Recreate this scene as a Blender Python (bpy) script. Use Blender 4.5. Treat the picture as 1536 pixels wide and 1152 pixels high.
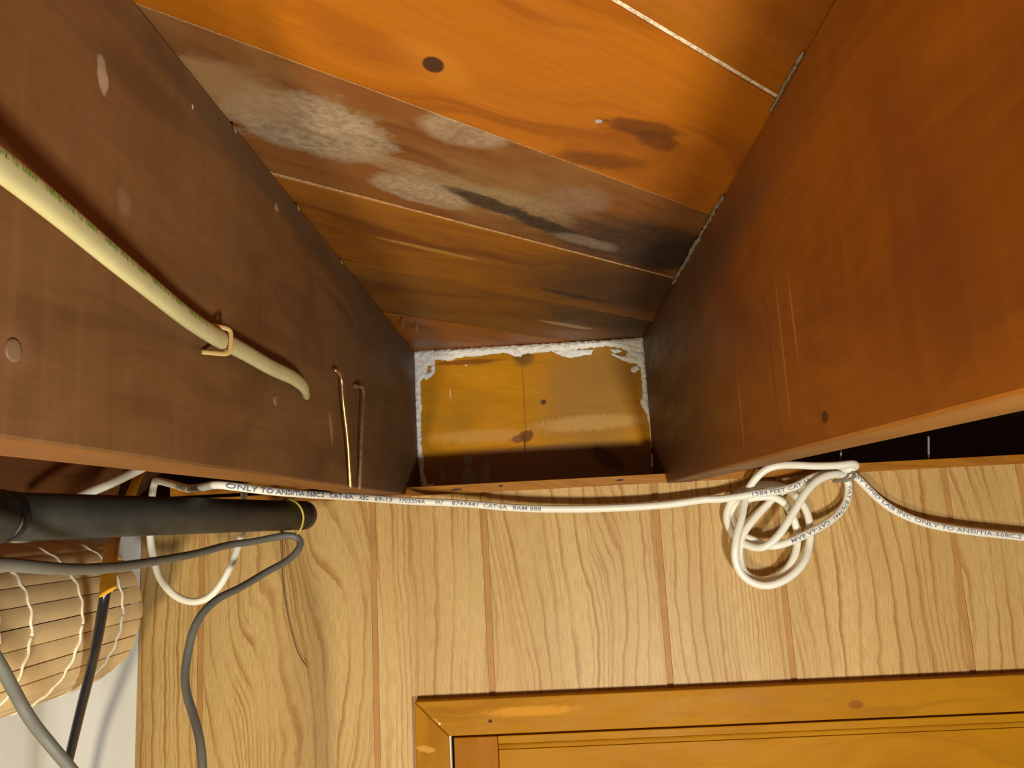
import bpy, bmesh, math, random
import numpy as np
from mathutils import Vector, noise as mnoise

random.seed(7)
for o in list(bpy.data.objects):
    bpy.data.objects.remove(o)
SC = bpy.context.scene
COL = SC.collection
H = 2.2                                   # eye height above the floor; all heights below are given from eye level

# ------------------------------------------------------------------ camera, light, exposure
cam = bpy.data.cameras.new('camera')
cam.sensor_fit = 'HORIZONTAL'; cam.sensor_width = 36.0
cam.lens = 1143.9 / 1536 * 36.0
cam.clip_start = 0.02
camo = bpy.data.objects.new('camera', cam); COL.objects.link(camo)
PITCH, YAW, ROLL = 0.1704, -0.032, -0.0522
cy, sy, cp, sp = math.cos(YAW), math.sin(YAW), math.cos(PITCH), math.sin(PITCH)
fw = Vector((sy*cp, cy*cp, sp)); rt = Vector((cy, -sy, 0)); up = rt.cross(fw)
r2 = rt*math.cos(ROLL) + up*math.sin(ROLL); u2 = -rt*math.sin(ROLL) + up*math.cos(ROLL)
from mathutils import Matrix
M = Matrix((r2, u2, -fw)).transposed().to_4x4()
M.translation = Vector((0, 0, H))
camo.matrix_world = M
SC.camera = camo

world = bpy.data.worlds.new('world'); SC.world = world
world.use_nodes = True
bg = world.node_tree.nodes['Background']
bg.inputs[0].default_value = (1.0, 0.80, 0.55, 1); bg.inputs[1].default_value = 0.03

def lamp(name, loc, power, color, radius):
    l = bpy.data.lights.new(name, 'POINT'); l.energy = power; l.color = color; l.shadow_soft_size = radius
    o = bpy.data.objects.new(name, l); COL.objects.link(o); o.location = (loc[0], loc[1], loc[2]+H)
    return o
lamp('warm_room_lamp', (-0.34, -0.20, -0.62), 35, (1.0, 0.88, 0.62), 0.055)
lamp('cool_room_lamp', (0.30, -0.06, -0.50), 42, (0.98, 0.98, 0.92), 0.060)

SC.view_settings.view_transform = 'Standard'
SC.view_settings.look = 'None'
SC.view_settings.gamma = 1.0
SC.view_settings.use_curve_mapping = False
SC.view_settings.exposure = 0.0

# ------------------------------------------------------------------ node helpers
class NT:
    def __init__(s, name):
        s.m = bpy.data.materials.new(name); s.m.use_nodes = True
        s.t = s.m.node_tree; s.n = s.t.nodes; s.l = s.t.links
        s.b = s.n['Principled BSDF']
        s.uv = s.n.new('ShaderNodeUVMap').outputs[0]
    def link(s, a, b): s.l.new(a, b)
    def setin(s, sock, v):
        if hasattr(v, 'is_linked') or isinstance(v, bpy.types.NodeSocket): s.l.new(v, sock)
        else: sock.default_value = v
    def math(s, op, a, b=0.0, c=0.0, clamp=False):
        n = s.n.new('ShaderNodeMath'); n.operation = op; n.use_clamp = clamp
        s.setin(n.inputs[0], a); s.setin(n.inputs[1], b); s.setin(n.inputs[2], c)
        return n.outputs[0]
    def map(s, vec, loc=(0,0,0), rot=0, scale=(1,1,1), typ='POINT'):
        n = s.n.new('ShaderNodeMapping'); n.vector_type = typ
        s.l.new(vec, n.inputs[0]); n.inputs[1].default_value = loc; n.inputs[2].default_value = (0,0,rot); n.inputs[3].default_value = scale
        return n.outputs[0]
    def noise(s, vec, scale=1.0, detail=4, rough=.55, dist=0.0, w=0.0, color=False):
        n = s.n.new('ShaderNodeTexNoise'); n.noise_dimensions = '4D'
        s.l.new(vec, n.inputs['Vector']); n.inputs['W'].default_value = w
        n.inputs['Scale'].default_value = scale; n.inputs['Detail'].default_value = detail
        n.inputs['Roughness'].default_value = rough; n.inputs['Distortion'].default_value = dist
        return n.outputs[1 if color else 0]
    def range(s, v, a, b, c=0.0, d=1.0, smooth=True):
        n = s.n.new('ShaderNodeMapRange'); n.interpolation_type = 'SMOOTHSTEP' if smooth else 'LINEAR'
        s.setin(n.inputs[0], v); n.inputs[1].default_value = a; n.inputs[2].default_value = b
        n.inputs[3].default_value = c; n.inputs[4].default_value = d
        return n.outputs[0]
    def mix(s, f, a, b, typ='MIX'):
        n = s.n.new('ShaderNodeMix'); n.data_type = 'RGBA'; n.blend_type = typ
        s.setin(n.inputs[0], f)
        for sock, v in ((n.inputs[6], a), (n.inputs[7], b)):
            if isinstance(v, (tuple, list)): sock.default_value = (*v[:3], 1)
            else: s.l.new(v, sock)
        return n.outputs[2]
    def sep(s, vec):
        n = s.n.new('ShaderNodeSeparateXYZ'); s.l.new(vec, n.inputs[0]); return n.outputs
    def stain(s, col, c, r, rot, color, strength=1.0, edge=.35, ns=60, na=.8, stretch=(1,1), w=0.0, mottle=0.0):
        """a worn or dirty mark, or a patch of painted shade, with its own place and outline on the board"""
        v = s.map(s.uv, loc=(-c[0], -c[1], 0))
        v = s.map(v, rot=-rot); v = s.map(v, scale=(1/r[0], 1/r[1], 1))
        n = s.n.new('ShaderNodeVectorMath'); n.operation = 'LENGTH'; s.l.new(v, n.inputs[0])
        nz = s.noise(s.map(s.uv, rot=-rot, scale=(stretch[0], stretch[1], 1)), ns, 8, .70, .35, w)
        nf = s.noise(s.map(s.uv, rot=-rot, scale=(stretch[0], stretch[1], 1)), ns*5, 5, .65, .2, w+.7)
        d = s.math('MULTIPLY_ADD', s.math('SUBTRACT', nz, .5), na*2, n.outputs['Value'])
        d = s.math('MULTIPLY_ADD', s.math('SUBTRACT', nf, .5), na*.9, d)
        f = s.range(d, 1+edge/2, 1-edge/2, 0, strength)
        if mottle:
            f = s.math('MULTIPLY', f, s.range(nf, .36, .62, 1-mottle, 1.0))
            color = s.mix(s.range(nz, .35, .65), tuple(c*.78 for c in color), tuple(min(1, c*1.15) for c in color))
        return s.mix(f, col, color)
    def finish(s, col, rough=.55, spec=.4, bump=None, bs=.2, bd=.001, coat=0):
        s.setin(s.b.inputs['Base Color'], col if not isinstance(col, tuple) else (*col, 1))
        s.setin(s.b.inputs['Roughness'], rough)
        s.b.inputs['Specular IOR Level'].default_value = spec
        s.b.inputs['Coat Weight'].default_value = coat
        if bump is not None:
            n = s.n.new('ShaderNodeBump'); n.inputs['Strength'].default_value = bs; n.inputs['Distance'].default_value = bd
            s.l.new(bump, n.inputs['Height']); s.l.new(n.outputs[0], s.b.inputs['Normal'])
        return s.m

def wood(name, dark, base, light, seed=0, gu=2.5, gv=45, rough=.5, spec=.4, cross=0.0, blotch=None, blot=(.45,.7), stains_or_shade=(), bs=.25, coat=0, under=None):
    t = NT(name)
    uv = t.uv
    warp = t.noise(t.map(uv, scale=(3, 9, 1)), 1.0, 2, .5, 0, seed+9)
    wv = t.n.new('ShaderNodeCombineXYZ'); t.l.new(t.math('MULTIPLY', warp, .25), wv.inputs[1])
    va = t.n.new('ShaderNodeVectorMath'); va.operation = 'ADD'; t.l.new(uv, va.inputs[0]); t.l.new(wv.outputs[0], va.inputs[1])
    g = t.noise(t.map(va.outputs[0], scale=(gu, gv, 1)), 1.0, 5, .6, .3, seed)
    fib = t.noise(t.map(uv, scale=(gu*5, gv*9, 1)), 1.0, 3, .6, 0, seed+3)
    col = t.mix(t.range(g, .28, .52), dark, base)
    col = t.mix(t.range(g, .52, .78), col, light)
    col = t.mix(t.range(fib, .35, .75, 0, .28), col, dark)
    if blotch:
        bl = t.noise(t.map(uv, scale=(5, 11, 1)), 1.0, 4, .6, .6, seed+5)
        col = t.mix(t.range(bl, blot[0], blot[1], 0, .85), col, blotch)
    if cross:
        cr = t.noise(t.map(uv, scale=(70, 4, 1)), 1.0, 5, .65, 0.2, seed+7)
        col = t.mix(t.range(cr, .5, .8, 0, cross), col, light)
        col = t.mix(t.range(cr, .5, .2, 0, cross), col, dark)
    for st in stains_or_shade: col = t.stain(col, **st)
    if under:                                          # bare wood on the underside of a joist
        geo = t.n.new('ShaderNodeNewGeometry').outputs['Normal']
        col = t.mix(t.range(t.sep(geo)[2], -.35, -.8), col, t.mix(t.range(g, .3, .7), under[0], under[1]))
    rg = t.range(t.noise(t.map(uv, scale=(9, 30, 1)), 1.0, 3, .6, 0, seed+2), .3, .7, rough-.09, rough+.12)
    return t.finish(col, rg, spec, t.math('ADD', g, t.math('MULTIPLY', fib, .5)), bs, .0015, coat)

def plain(name, col, rough=.5, spec=.4, metal=0, ns=40, var=.12, bs=.1, coat=0, sss=0):
    t = NT(name)
    tc = t.n.new('ShaderNodeTexCoord').outputs['Object']
    n = t.noise(tc, ns, 4, .6)
    c = t.mix(t.range(n, .3, .7), tuple(x*(1-var) for x in col), tuple(min(1, x*(1+var)) for x in col))
    t.b.inputs['Metallic'].default_value = metal
    return t.finish(c, rough, spec, n, bs, .0006, coat)

# ------------------------------------------------------------------ mesh helpers
def link(name, me, mat, parent=None, kind=None):
    o = bpy.data.objects.new(name, me); COL.objects.link(o)
    if mat: me.materials.append(mat)
    if parent is not None: o.parent = parent
    if kind: o['kind'] = kind
    return o
def empty(name, kind=None):
    o = bpy.data.objects.new(name, None); COL.objects.link(o); o.empty_display_size = .05
    if kind: o['kind'] = kind
    return o
def tag(o, label, cat, group=None):
    o['label'] = label; o['category'] = cat
    if group: o['group'] = group
    return o
def set_origin(o, c):
    """put the origin of a mesh on one of its own points"""
    c = Vector(c)
    o.data.transform(Matrix.Translation(-c))
    o.location = o.location + c
    return o
def mesh_from_bm(name, bm, bevel=0, seg=2, smooth=False, uvf=None):
    if bevel:
        bmesh.ops.bevel(bm, geom=[e for e in bm.edges], offset=bevel, segments=seg, affect='EDGES', profile=.5)
    bmesh.ops.recalc_face_normals(bm, faces=bm.faces)
    if uvf:
        lay = bm.loops.layers.uv.new('UVMap')
        for f in bm.faces:
            nrm = f.normal
            for lp in f.loops: lp[lay].uv = uvf(lp.vert.co, nrm)
    for f in bm.faces: f.smooth = smooth
    me = bpy.data.meshes.new(name); bm.to_mesh(me); bm.free()
    return me
def uv_axis(axis, off=(0, 0)):
    """metric UV: u runs along the grain axis, v across it"""
    def f(co, n):
        a = 'xyz'.index(axis)
        z = co.z - H
        c = (co.x, co.y, z)
        k = max(range(3), key=lambda i: abs(n[i]))
        oth = [i for i in range(3) if i != a and i != k]
        v = c[oth[0]] if k != a else c[(a+1) % 3]
        return (c[a] + off[0], v + off[1])
    return f
def box_bm(x0, x1, y0, y1, z0, z1):
    bm = bmesh.new()
    vs = [bm.verts.new((x, y, z+H)) for z in (z0, z1) for y in (y0, y1) for x in (x0, x1)]
    for f in ((0,1,3,2), (4,6,7,5), (0,4,5,1), (2,3,7,6), (0,2,6,4), (1,5,7,3)):
        bm.faces.new([vs[i] for i in f])
    return bm
def box(name, b, mat, grain='x', parent=None, bevel=0, off=(0,0), kind=None):
    return link(name, mesh_from_bm(name, box_bm(*b), bevel, 2, False, uv_axis(grain, off)), mat, parent, kind)
def prism(name, poly, axis, a0, a1, mat, grain='x', parent=None, bevel=0, off=(0,0), kind=None):
    """polygon in the plane across `axis`, pushed from a0 to a1"""
    def pt(p, a):
        if axis == 'y': return (p[0], a, p[1]+H)
        if axis == 'z': return (p[0], p[1], a+H)
        return (a, p[0], p[1]+H)
    bm = bmesh.new()
    A = [bm.verts.new(pt(p, a0)) for p in poly]; B = [bm.verts.new(pt(p, a1)) for p in poly]
    n = len(poly)
    bm.faces.new(A); bm.faces.new(B[::-1])
    for i in range(n): bm.faces.new((A[i], B[i], B[(i+1) % n], A[(i+1) % n]))
    return link(name, mesh_from_bm(name, bm, bevel, 2, False, uv_axis(grain, off)), mat, parent, kind)

def smooth_path(P, step=.004):
    P = [Vector((p[0], p[1], p[2]+H)) for p in P]
    Q = [P[0]*2-P[1]] + P + [P[-1]*2-P[-2]]
    out = []
    for i in range(1, len(Q)-2):
        a, b, c, d = Q[i-1:i+3]
        L = (c-b).length; n = max(2, int(L/step))
        t0 = 0; t1 = max((b-a).length, 1e-6)**.5; t2 = t1+max((c-b).length, 1e-6)**.5; t3 = t2+max((d-c).length, 1e-6)**.5
        for k in range(n):
            t = t1+(t2-t1)*k/n
            A1 = a*((t1-t)/(t1-t0))+b*((t-t0)/(t1-t0)); A2 = b*((t2-t)/(t2-t1))+c*((t-t1)/(t2-t1)); A3 = c*((t3-t)/(t3-t2))+d*((t-t2)/(t3-t2))
            B1 = A1*((t2-t)/(t2-t0))+A2*((t-t0)/(t2-t0)); B2 = A2*((t3-t)/(t3-t1))+A3*((t-t1)/(t3-t1))
            out.append(B1*((t2-t)/(t2-t1))+B2*((t-t1)/(t2-t1)))
    out.append(P[-1])
    # light smoothing keeps the cable free of kinks
    for _ in range(3):
        out = [out[0]] + [(out[i-1]+out[i]*2+out[i+1])/4 for i in range(1, len(out)-1)] + [out[-1]]
    return out
def frames(pts, face=None):
    fr = []; n = Vector((0, -1, 0)) if face is None else Vector(face)
    for i, p in enumerate(pts):
        t = (pts[min(i+1, len(pts)-1)] - pts[max(i-1, 0)]).normalized()
        if face is not None: n = Vector(face)
        n = n - t*n.dot(t)
        if n.length < 1e-4: n = Vector((0, 0, 1)) - t*t.z
        n.normalize(); fr.append((p, t, n.copy(), n.cross(t)))
    return fr
def tube(name, P, r, mat, parent=None, seg=14, step=.004, rn=None, face=None, rf=None, raw=None):
    """round or oval cable; r across, rn along the facing normal"""
    pts = raw if raw else smooth_path(P, step); fr = frames(pts, face); rn = rn or r
    bm = bmesh.new(); rings = []
    lay = bm.loops.layers.uv.new('UVMap')
    s = 0; S = []
    for i, (p, t, n, b) in enumerate(fr):
        if i: s += (p-pts[i-1]).length
        S.append(s); k = rf(i/(len(fr)-1)) if rf else 1
        rings.append([bm.verts.new(p + n*(rn*k*math.cos(2*math.pi*j/seg)) + b*(r*k*math.sin(2*math.pi*j/seg))) for j in range(seg)])
    for i in range(len(rings)-1):
        for j in range(seg):
            f = bm.faces.new((rings[i][j], rings[i+1][j], rings[i+1][(j+1) % seg], rings[i][(j+1) % seg])); f.smooth = True
            for lp, uvv in zip(f.loops, ((S[i], j/seg), (S[i+1], j/seg), (S[i+1], (j+1)/seg), (S[i], (j+1)/seg))): lp[lay].uv = uvv
    bm.faces.new(rings[0]); bm.faces.new(rings[-1][::-1])
    bmesh.ops.recalc_face_normals(bm, faces=bm.faces)
    me = bpy.data.meshes.new(name); bm.to_mesh(me); bm.free()
    return link(name, me, mat, parent), fr, S
def text_mesh(txt, size):
    c = bpy.data.curves.new('lettering', 'FONT'); c.body = txt; c.size = size; c.resolution_u = 2; c.offset = size*.012
    o = bpy.data.objects.new('lettering', c); COL.objects.link(o)
    dg = bpy.context.evaluated_depsgraph_get(); dg.update()
    me = bpy.data.meshes.new_from_object(o.evaluated_get(dg))
    bpy.data.objects.remove(o); bpy.data.curves.remove(c)
    return me
def print_on(fr, S, r, txts, size, mat, parent, stretch=1.0, rn=None, tilt=0.0, name='print', face=None):
    """flat printed lettering laid around a cable; txts = [(start, end or None, text)]"""
    bm = bmesh.new(); rn = rn or r
    if face: fr = frames([f[0] for f in fr], face)
    Sa = np.array(S)
    for s0, s1, txt in txts:
        me = text_mesh(txt, size)
        if not me.vertices: continue
        if s1: stretch = (s1-s0)/max(v.co.x for v in me.vertices)
        tmp = bmesh.new(); tmp.from_mesh(me); bpy.data.meshes.remove(me)
        bmesh.ops.subdivide_edges(tmp, edges=[e for e in tmp.edges if e.calc_length() > size*.4], cuts=1)
        bmesh.ops.triangulate(tmp, faces=tmp.faces)
        vm = {}
        for v in tmp.verts:
            s = min(max(s0 + v.co.x*stretch, 0), S[-1]-1e-5)
            i = int(np.searchsorted(Sa, s, side='right'))-1; i = min(i, len(fr)-2); k = (s-S[i])/max(S[i+1]-S[i], 1e-9)
            p = fr[i][0].lerp(fr[i+1][0], k); n = fr[i][2].lerp(fr[i+1][2], k).normalized(); b = fr[i][3].lerp(fr[i+1][3], k).normalized()
            a = (v.co.y - size*.36)/r + tilt; e = .00022
            vm[v] = bm.verts.new(p + n*((rn+e)*math.cos(a)) + b*((r+e)*math.sin(a)))
        for f in tmp.faces:
            try: bm.faces.new([vm[v] for v in f.verts])
            except ValueError: pass
        tmp.free()
    me = bpy.data.meshes.new(name); bm.to_mesh(me); bm.free()
    return link(name, me, mat, parent, 'stuff')

# ------------------------------------------------------------------ measures (metres, from eye level)
XL, XR = -0.1932, 0.1748                  # inner faces of the two joists
ZC, YR = 0.2691, 1.1999                   # underside of the subfloor, inner face of the rim joist
YW = 1.0937                               # face of the panelling
ZJ = 0.032                                # underside of the joists
ANG = 0.7495; CA, SA = math.cos(ANG), math.sin(ANG)
TA = math.tan(ANG)
def uvc(x, y): return (x*CA + y*SA, -x*SA + y*CA)

# ------------------------------------------------------------------ materials
ORG_D, ORG, ORG_L = (.20,.050,.006), (.42,.125,.010), (.56,.19,.016)
m_plank = {}
def S_(c, r, rot, color, **k): return dict(c=c, r=r, rot=rot, color=color, **k)
GREY = (.30,.225,.135); SOOT = (.018,.012,.009)
kn = uvc(-.0506,.4175)
m_plank['knotty'] = wood('orange_board', (0.2059,0.0525,0.0020), (0.3326,0.0965,0.0031), (0.3960,0.1236,0.0041), 1.3, 2.0, 30, .42, .4, stains_or_shade=[
    S_(kn, (.030,.013), .2, (.42,.15,.012), strength=.5, edge=.9, na=.15),
    S_((kn[0]-.045,kn[1]+.004), (.05,.010), 0.1, (.24,.06,.006), strength=.5, edge=.9, na=.3),
    S_(kn, (.0085,.0062), .6, (.045,.014,.006), edge=.3, na=.08),
    S_(uvc(.088,.514), (.032,.011), -.25, (.085,.022,.003), strength=.80, edge=.6, ns=45, na=.7, stretch=(1,2)),
    S_(uvc(.100,.533), (.022,.010), .1, (.085,.022,.003), strength=.75, edge=.6, ns=45, na=.7, w=3),
    S_(uvc(.060,.560), (.036,.012), -.35, (.090,.024,.003), strength=.65, edge=.7, ns=50, na=.8),
    S_(uvc(.0544,.4989), (.0028,.0024), 0, (.30,.29,.30), edge=.4, na=.1)])
m_plank['stained'] = wood('stained_board', (0.0888,0.0273,0.0048), (0.1665,0.0552,0.0095), (0.2220,0.0866,0.0188), 5.1, 3.0, 34, .62, .3, blotch=(0.1998,0.0997,0.0290), blot=(.46,.66), stains_or_shade=[
    S_(uvc(-.145,.4834), (.062,.036), .05, GREY, strength=.95, edge=.30, ns=24, na=.75, stretch=(1,1.6), w=2, mottle=.55),
    S_(uvc(-.190,.43), (.050,.030), 0, (.30,.17,.07), strength=.6, edge=.6, ns=30, na=.6),
    S_(uvc(-.040,.5025), (.036,.020), -.1, (.29,.205,.12), strength=.85, edge=.4, ns=30, na=.45, w=4, mottle=.55),
    S_(uvc(-.080,.5650), (.060,.012), 0, (.27,.175,.09), strength=.7, edge=.5, ns=30, na=.8, stretch=(1,3), w=6, mottle=.55),
    S_(uvc(-.085,.6010), (.050,.020), .1, GREY, strength=.9, edge=.4, ns=32, na=.7, stretch=(1,2.2), w=7, mottle=.55),
    S_(uvc(.000,.6500), (.070,.022), .1, (.25,.17,.085), strength=.8, edge=.5, ns=34, na=.9, stretch=(1,2.2), w=8, mottle=.55),
    S_(uvc(-.030,.6350), (.050,.010), .1, SOOT, strength=.95, edge=.5, ns=30, na=.9, stretch=(1,3), w=9, mottle=.25),
    S_(uvc(.020,.6950), (.050,.010), .1, SOOT, strength=.95, edge=.5, ns=34, na=.9, stretch=(1,3), w=10, mottle=.2),
    S_(uvc(.045,.640), (.035,.026), 0, (.22,.135,.085), strength=.6, edge=.5, ns=30, na=.8, stretch=(1,2), w=11, mottle=.55),
    S_(uvc(.120,.770), (.110,.055), 0, (.034,.020,.012), strength=.95, edge=.9, ns=20, na=.6, stretch=(1,2), w=12, mottle=.2),
    S_(uvc(.060,.745), (.045,.010), 0, (.22,.17,.11), strength=.7, edge=.5, ns=40, na=.9, stretch=(1,3), w=13, mottle=.55),
    S_(uvc(.165,.800), (.050,.055), 0, (.020,.013,.010), strength=.95, edge=.7, ns=24, na=.5, w=14, mottle=.1)])
m_plank['streaky'] = wood('streaky_board', (0.1126,0.0300,0.0026), (0.2252,0.0766,0.0038), (0.2981,0.1265,0.0077), 8.4, 2.2, 26, .50, .38, blotch=(0.1325,0.0366,0.0029), stains_or_shade=[
    S_(uvc(.135,.93), (.17,.08), 0, (.042,.019,.009), strength=.92, edge=1.2, ns=16, na=.4),  # broad darker area towards the right of the board
    S_(uvc(.06,.940), (.07,.006), 0, SOOT, strength=.85, edge=.5, ns=40, na=.9, stretch=(1,3), w=3),
    S_(uvc(-.1,.735), (.06,.004), 0, (.36,.19,.035), strength=.6, edge=.6, ns=40, na=.9, stretch=(1,3), w=5)])
m_plank['deep'] = wood('deep_board', (0.0843,0.0245,0.0026), (0.1739,0.0626,0.0045), (0.2213,0.0925,0.0077), 12.4, 2.2, 26, .5, .38, blotch=(0.1001,0.0283,0.0032), stains_or_shade=[
    S_(uvc(.12,1.07), (.13,.06), 0, (.03,.016,.009), strength=.85, edge=.9, ns=26, na=.8, stretch=(1,2)),  # wide dark area on the right part
    S_(uvc(.05,1.09), (.05,.008), 0, (.40,.27,.14), strength=.6, edge=.5, ns=40, na=.9, stretch=(1,3))])
m_plank['plain'] = wood('plain_board', (0.1525,0.0402,0.0020), (0.2772,0.0832,0.0031), (0.3465,0.1109,0.0048), 17.0, 2.2, 28, .45, .4, blotch=(0.1802,0.0485,0.0027))
m_seam_pale = plain('pale_seam_dust', (.55,.44,.29), .9, .1, ns=300, var=.45, bs=.5)
m_seam_tan = plain('tan_seam_dust', (.40,.23,.09), .9, .1, ns=300, var=.4, bs=.5)
m_seam_grey = plain('grey_seam_dust', (.34,.27,.18), .9, .1, ns=300, var=.4, bs=.5)

m_left = wood('brown_joist_wood', under=((.13,.045,.005), (.19,.070,.008)), dark=(.092,.039,.0105), base=(.160,.070,.0200), light=(.205,.092,.0280), seed=21.0, gu=2.0, gv=24, rough=.60, spec=.3, cross=.55, blotch=(0.1058,0.0389,0.0085), stains_or_shade=[
    S_((.2696,.070), (.011,.009), 0, (.21,.095,.04), strength=.6, edge=1.0, na=.1),
    S_((.318,.212), (.0042,.0085), .25, (.36,.25,.14), edge=.4, ns=160, na=.7),
    S_((.409,.2475), (.0012,.0016), 0, (.75,.70,.6), edge=.3, na=.1),
    S_((.34,.158), (.006,.006), 0, (.25,.15,.08), strength=.45, edge=1.0, na=.6),
    S_((.70,.09), (.0045,.014), .3, (.45,.22,.06), strength=.6, edge=.5, ns=200, na=.9),
    S_((1.05,.17), (.24,.16), 0, (.060,.036,.019), strength=.82, edge=1.4, ns=12, na=.4), S_((.60,.255), (.30,.012), 0, (.075,.042,.018), strength=.6, edge=.9, ns=20, na=.5, stretch=(1,2)), S_((.36,.228), (.05,.010), .15, (.06,.028,.010), strength=.5, edge=1.0, ns=20, na=.5)])  # large mark paints light falling off at the far end; rest darken top edge
m_right = wood('orange_joist_wood', under=((.10,.036,.004), (.15,.056,.006)), dark=(.200,.058,.0042), base=(.335,.102,.0056), light=(.40,.130,.0072), seed=27.0, gu=1.6, gv=16, rough=.50, spec=.35, cross=.42, blotch=(.21,.055,.006), blot=(.42,.75), stains_or_shade=[
    S_((.4702,.0495), (.0055,.0038), 0, (.07,.022,.007), strength=.85, edge=.4, na=.3),
    S_((.505,.118), (.0014,.030), -.02, (.62,.27,.07), strength=.55, edge=.5, ns=60, na=.5, stretch=(1,.3)),
    S_((.533,.105), (.0018,.050), .02, (.60,.27,.07), strength=.5, edge=.6, ns=60, na=.6, stretch=(1,.3)),
    S_((.560,.10), (.0012,.060), 0, (.10,.032,.010), strength=.6, edge=.6, ns=60, na=.6, stretch=(1,.3)),
    S_((.66,.085), (.0016,.038), .03, (.60,.29,.09), strength=.6, edge=.6, ns=60, na=.7, stretch=(1,.3)),
    S_((.33,.12), (.028,.060), -.3, (.20,.048,.010), strength=.35, edge=1.0, ns=30, na=.9, stretch=(3,1)),
    S_((1.10,.16), (.38,.22), 0, (.052,.026,.014), strength=.9, edge=1.4, ns=10, na=.3),  # far end: greyish staining, deepened to paint the light's fall-off
    S_((1.085,.14), (.0016,.070), .03, (.030,.014,.008), strength=.8, edge=.6, ns=60, na=.6, stretch=(1,.3)),
    S_((1.13,.17), (.0012,.060), -.02, (.11,.070,.035), strength=.6, edge=.6, ns=60, na=.6, stretch=(1,.3)),
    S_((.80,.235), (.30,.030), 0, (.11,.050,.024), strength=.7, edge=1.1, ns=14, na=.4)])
m_dust = plain('corner_dust_web', (.20,.16,.12), .95, .1, ns=300, var=.5, bs=.5)
m_joist_dark = wood('dark_joist_wood', (.10,.035,.012), (.18,.065,.018), (.24,.09,.026), 31.0, 2.0, 22, .6, .3)
m_rim = wood('rim_wood', (0.3740,0.1380,0.0035), (0.5500,0.2263,0.0050), (0.6380,0.2870,0.0086), 41.0, 3.0, 26, .5, .14, blotch=(0.3520,0.1656,0.0098), stains_or_shade=[
    S_((.085,.19), (.075,.10), 0, (.33,.165,.040), strength=.75, edge=1.0, ns=20, na=.3),
    S_((-.018,.250), (.016,.016), 0, (.10,.055,.020), strength=.75, edge=.9, ns=60, na=.3),
    S_((-.11,.2465), (.050,.004), 0, (.22,.060,.008), strength=.8, edge=.6, ns=60, na=.8, stretch=(1,3)),
    S_((.08,.1375), (.085,.012), .02, (.58,.33,.10), strength=.7, edge=.7, ns=220, na=.8, stretch=(1,.25)),
    S_((-.09,.126), (.080,.010), -.01, (.60,.32,.085), strength=.55, edge=.8, ns=220, na=.9, stretch=(1,.25)),
    S_((-.0205,.122), (.012,.009), .4, (.16,.048,.014), strength=.9, edge=.5, ns=90, na=.35),
    S_((-.034,.118), (.010,.006), .1, (.20,.062,.020), strength=.8, edge=.5, ns=90, na=.35),
    S_((-.0205,.17), (.0011,.085), .0, (.17,.055,.008), strength=.45, edge=.7, ns=60, na=.7, stretch=(1,.2)),
    S_((-.0235,.105), (.0013,.022), .0, (.09,.030,.010), strength=.9, edge=.4, ns=60, na=.3, stretch=(1,.2)),
    S_((.0098,.1747), (.0045,.004), .3, (.07,.03,.02), strength=.9, edge=.3, ns=500, na=.9),
    S_((-.1108,.2413), (.0022,.0015), 0, (.70,.6,.4), strength=.8, edge=.4, na=.2),
    S_((-.138,.196), (.0007,.008), 0, (.75,.62,.38), strength=.8, edge=.4, na=.2),
    S_((0,.066), (.22,.036), .01, (.27,.165,.10), strength=.75, edge=.5, ns=14, na=.15),  # grey-brown low band, its tint painting the cooler shadow tone
    S_((-.1129,.0893), (.007,.008), .5, (.40,.40,.38), strength=.7, edge=.5, ns=90, na=.7),
    S_((-.113,.062), (.010,.016), .2, (.36,.40,.40), strength=.6, edge=.6, ns=90, na=.6),
    S_((-.087,.068), (.007,.020), -.1, (.36,.40,.40), strength=.5, edge=.6, ns=90, na=.6),
    S_((-.155,.068), (.006,.010), .2, (.40,.40,.38), strength=.5, edge=.6, ns=120, na=.8),
    S_((.105,.080), (.030,.012), -.6, (.05,.025,.018), strength=.6, edge=.6, ns=60, na=.6)])
m_trim = wood('honey_trim_wood', (0.2387,0.0787,0.0038), (0.3660,0.1367,0.0069), (0.4455,0.1822,0.0100), 47.0, 4.0, 120, .5, .35, stains_or_shade=[
    S_((-.1206,.0402), (.0085,.0012), .03, (.03,.012,.006), edge=.3, na=.15),
    S_((-.0582,.0416), (.0032,.0013), .03, (.03,.012,.006), edge=.3, na=.15),
    S_((.1097,.0411), (.0055,.0013), .03, (.03,.012,.006), edge=.3, na=.15)])
m_bay_shade = wood('bay_shade_black', (.012,.007,.005), (.022,.011,.007), (.03,.016,.01), 91.0)  # near-black colour painting the shade in the side bays
m_cas = [wood('amber_casing_wood', (.32,.125,.0035), (.42,.180,.005), (.49,.225,.008), 59.0+i*3.7, 3.0, 36, .52, .10, blotch=(.35,.135,.004), bs=.1, stains_or_shade=st) for i, st in enumerate((
    [S_((.395,-.268), (.010,.0055), 0, (.25,.07,.008), strength=.8, edge=.6, na=.4), S_((-.087,-.2685), (.003,.0022), 0, (.10,.03,.006), edge=.4, na=.2),
     S_((-.155,-.2690), (.0016,.0016), 0, (.8,.65,.4), edge=.3, na=.1), S_((-.03,-.258), (.06,.006), 0, (.70,.31,.03), strength=.6, edge=.8, ns=70, na=.9, stretch=(1,3)),
     S_((-.165,-.268), (.010,.006), 0, (.68,.32,.05), strength=.5, edge=.6, ns=80, na=.9)],
    [S_((-.30,-.175), (.004,.012), .2, (.72,.38,.08), strength=.6, edge=.6, ns=90, na=.8)], [], [], []))]
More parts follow.
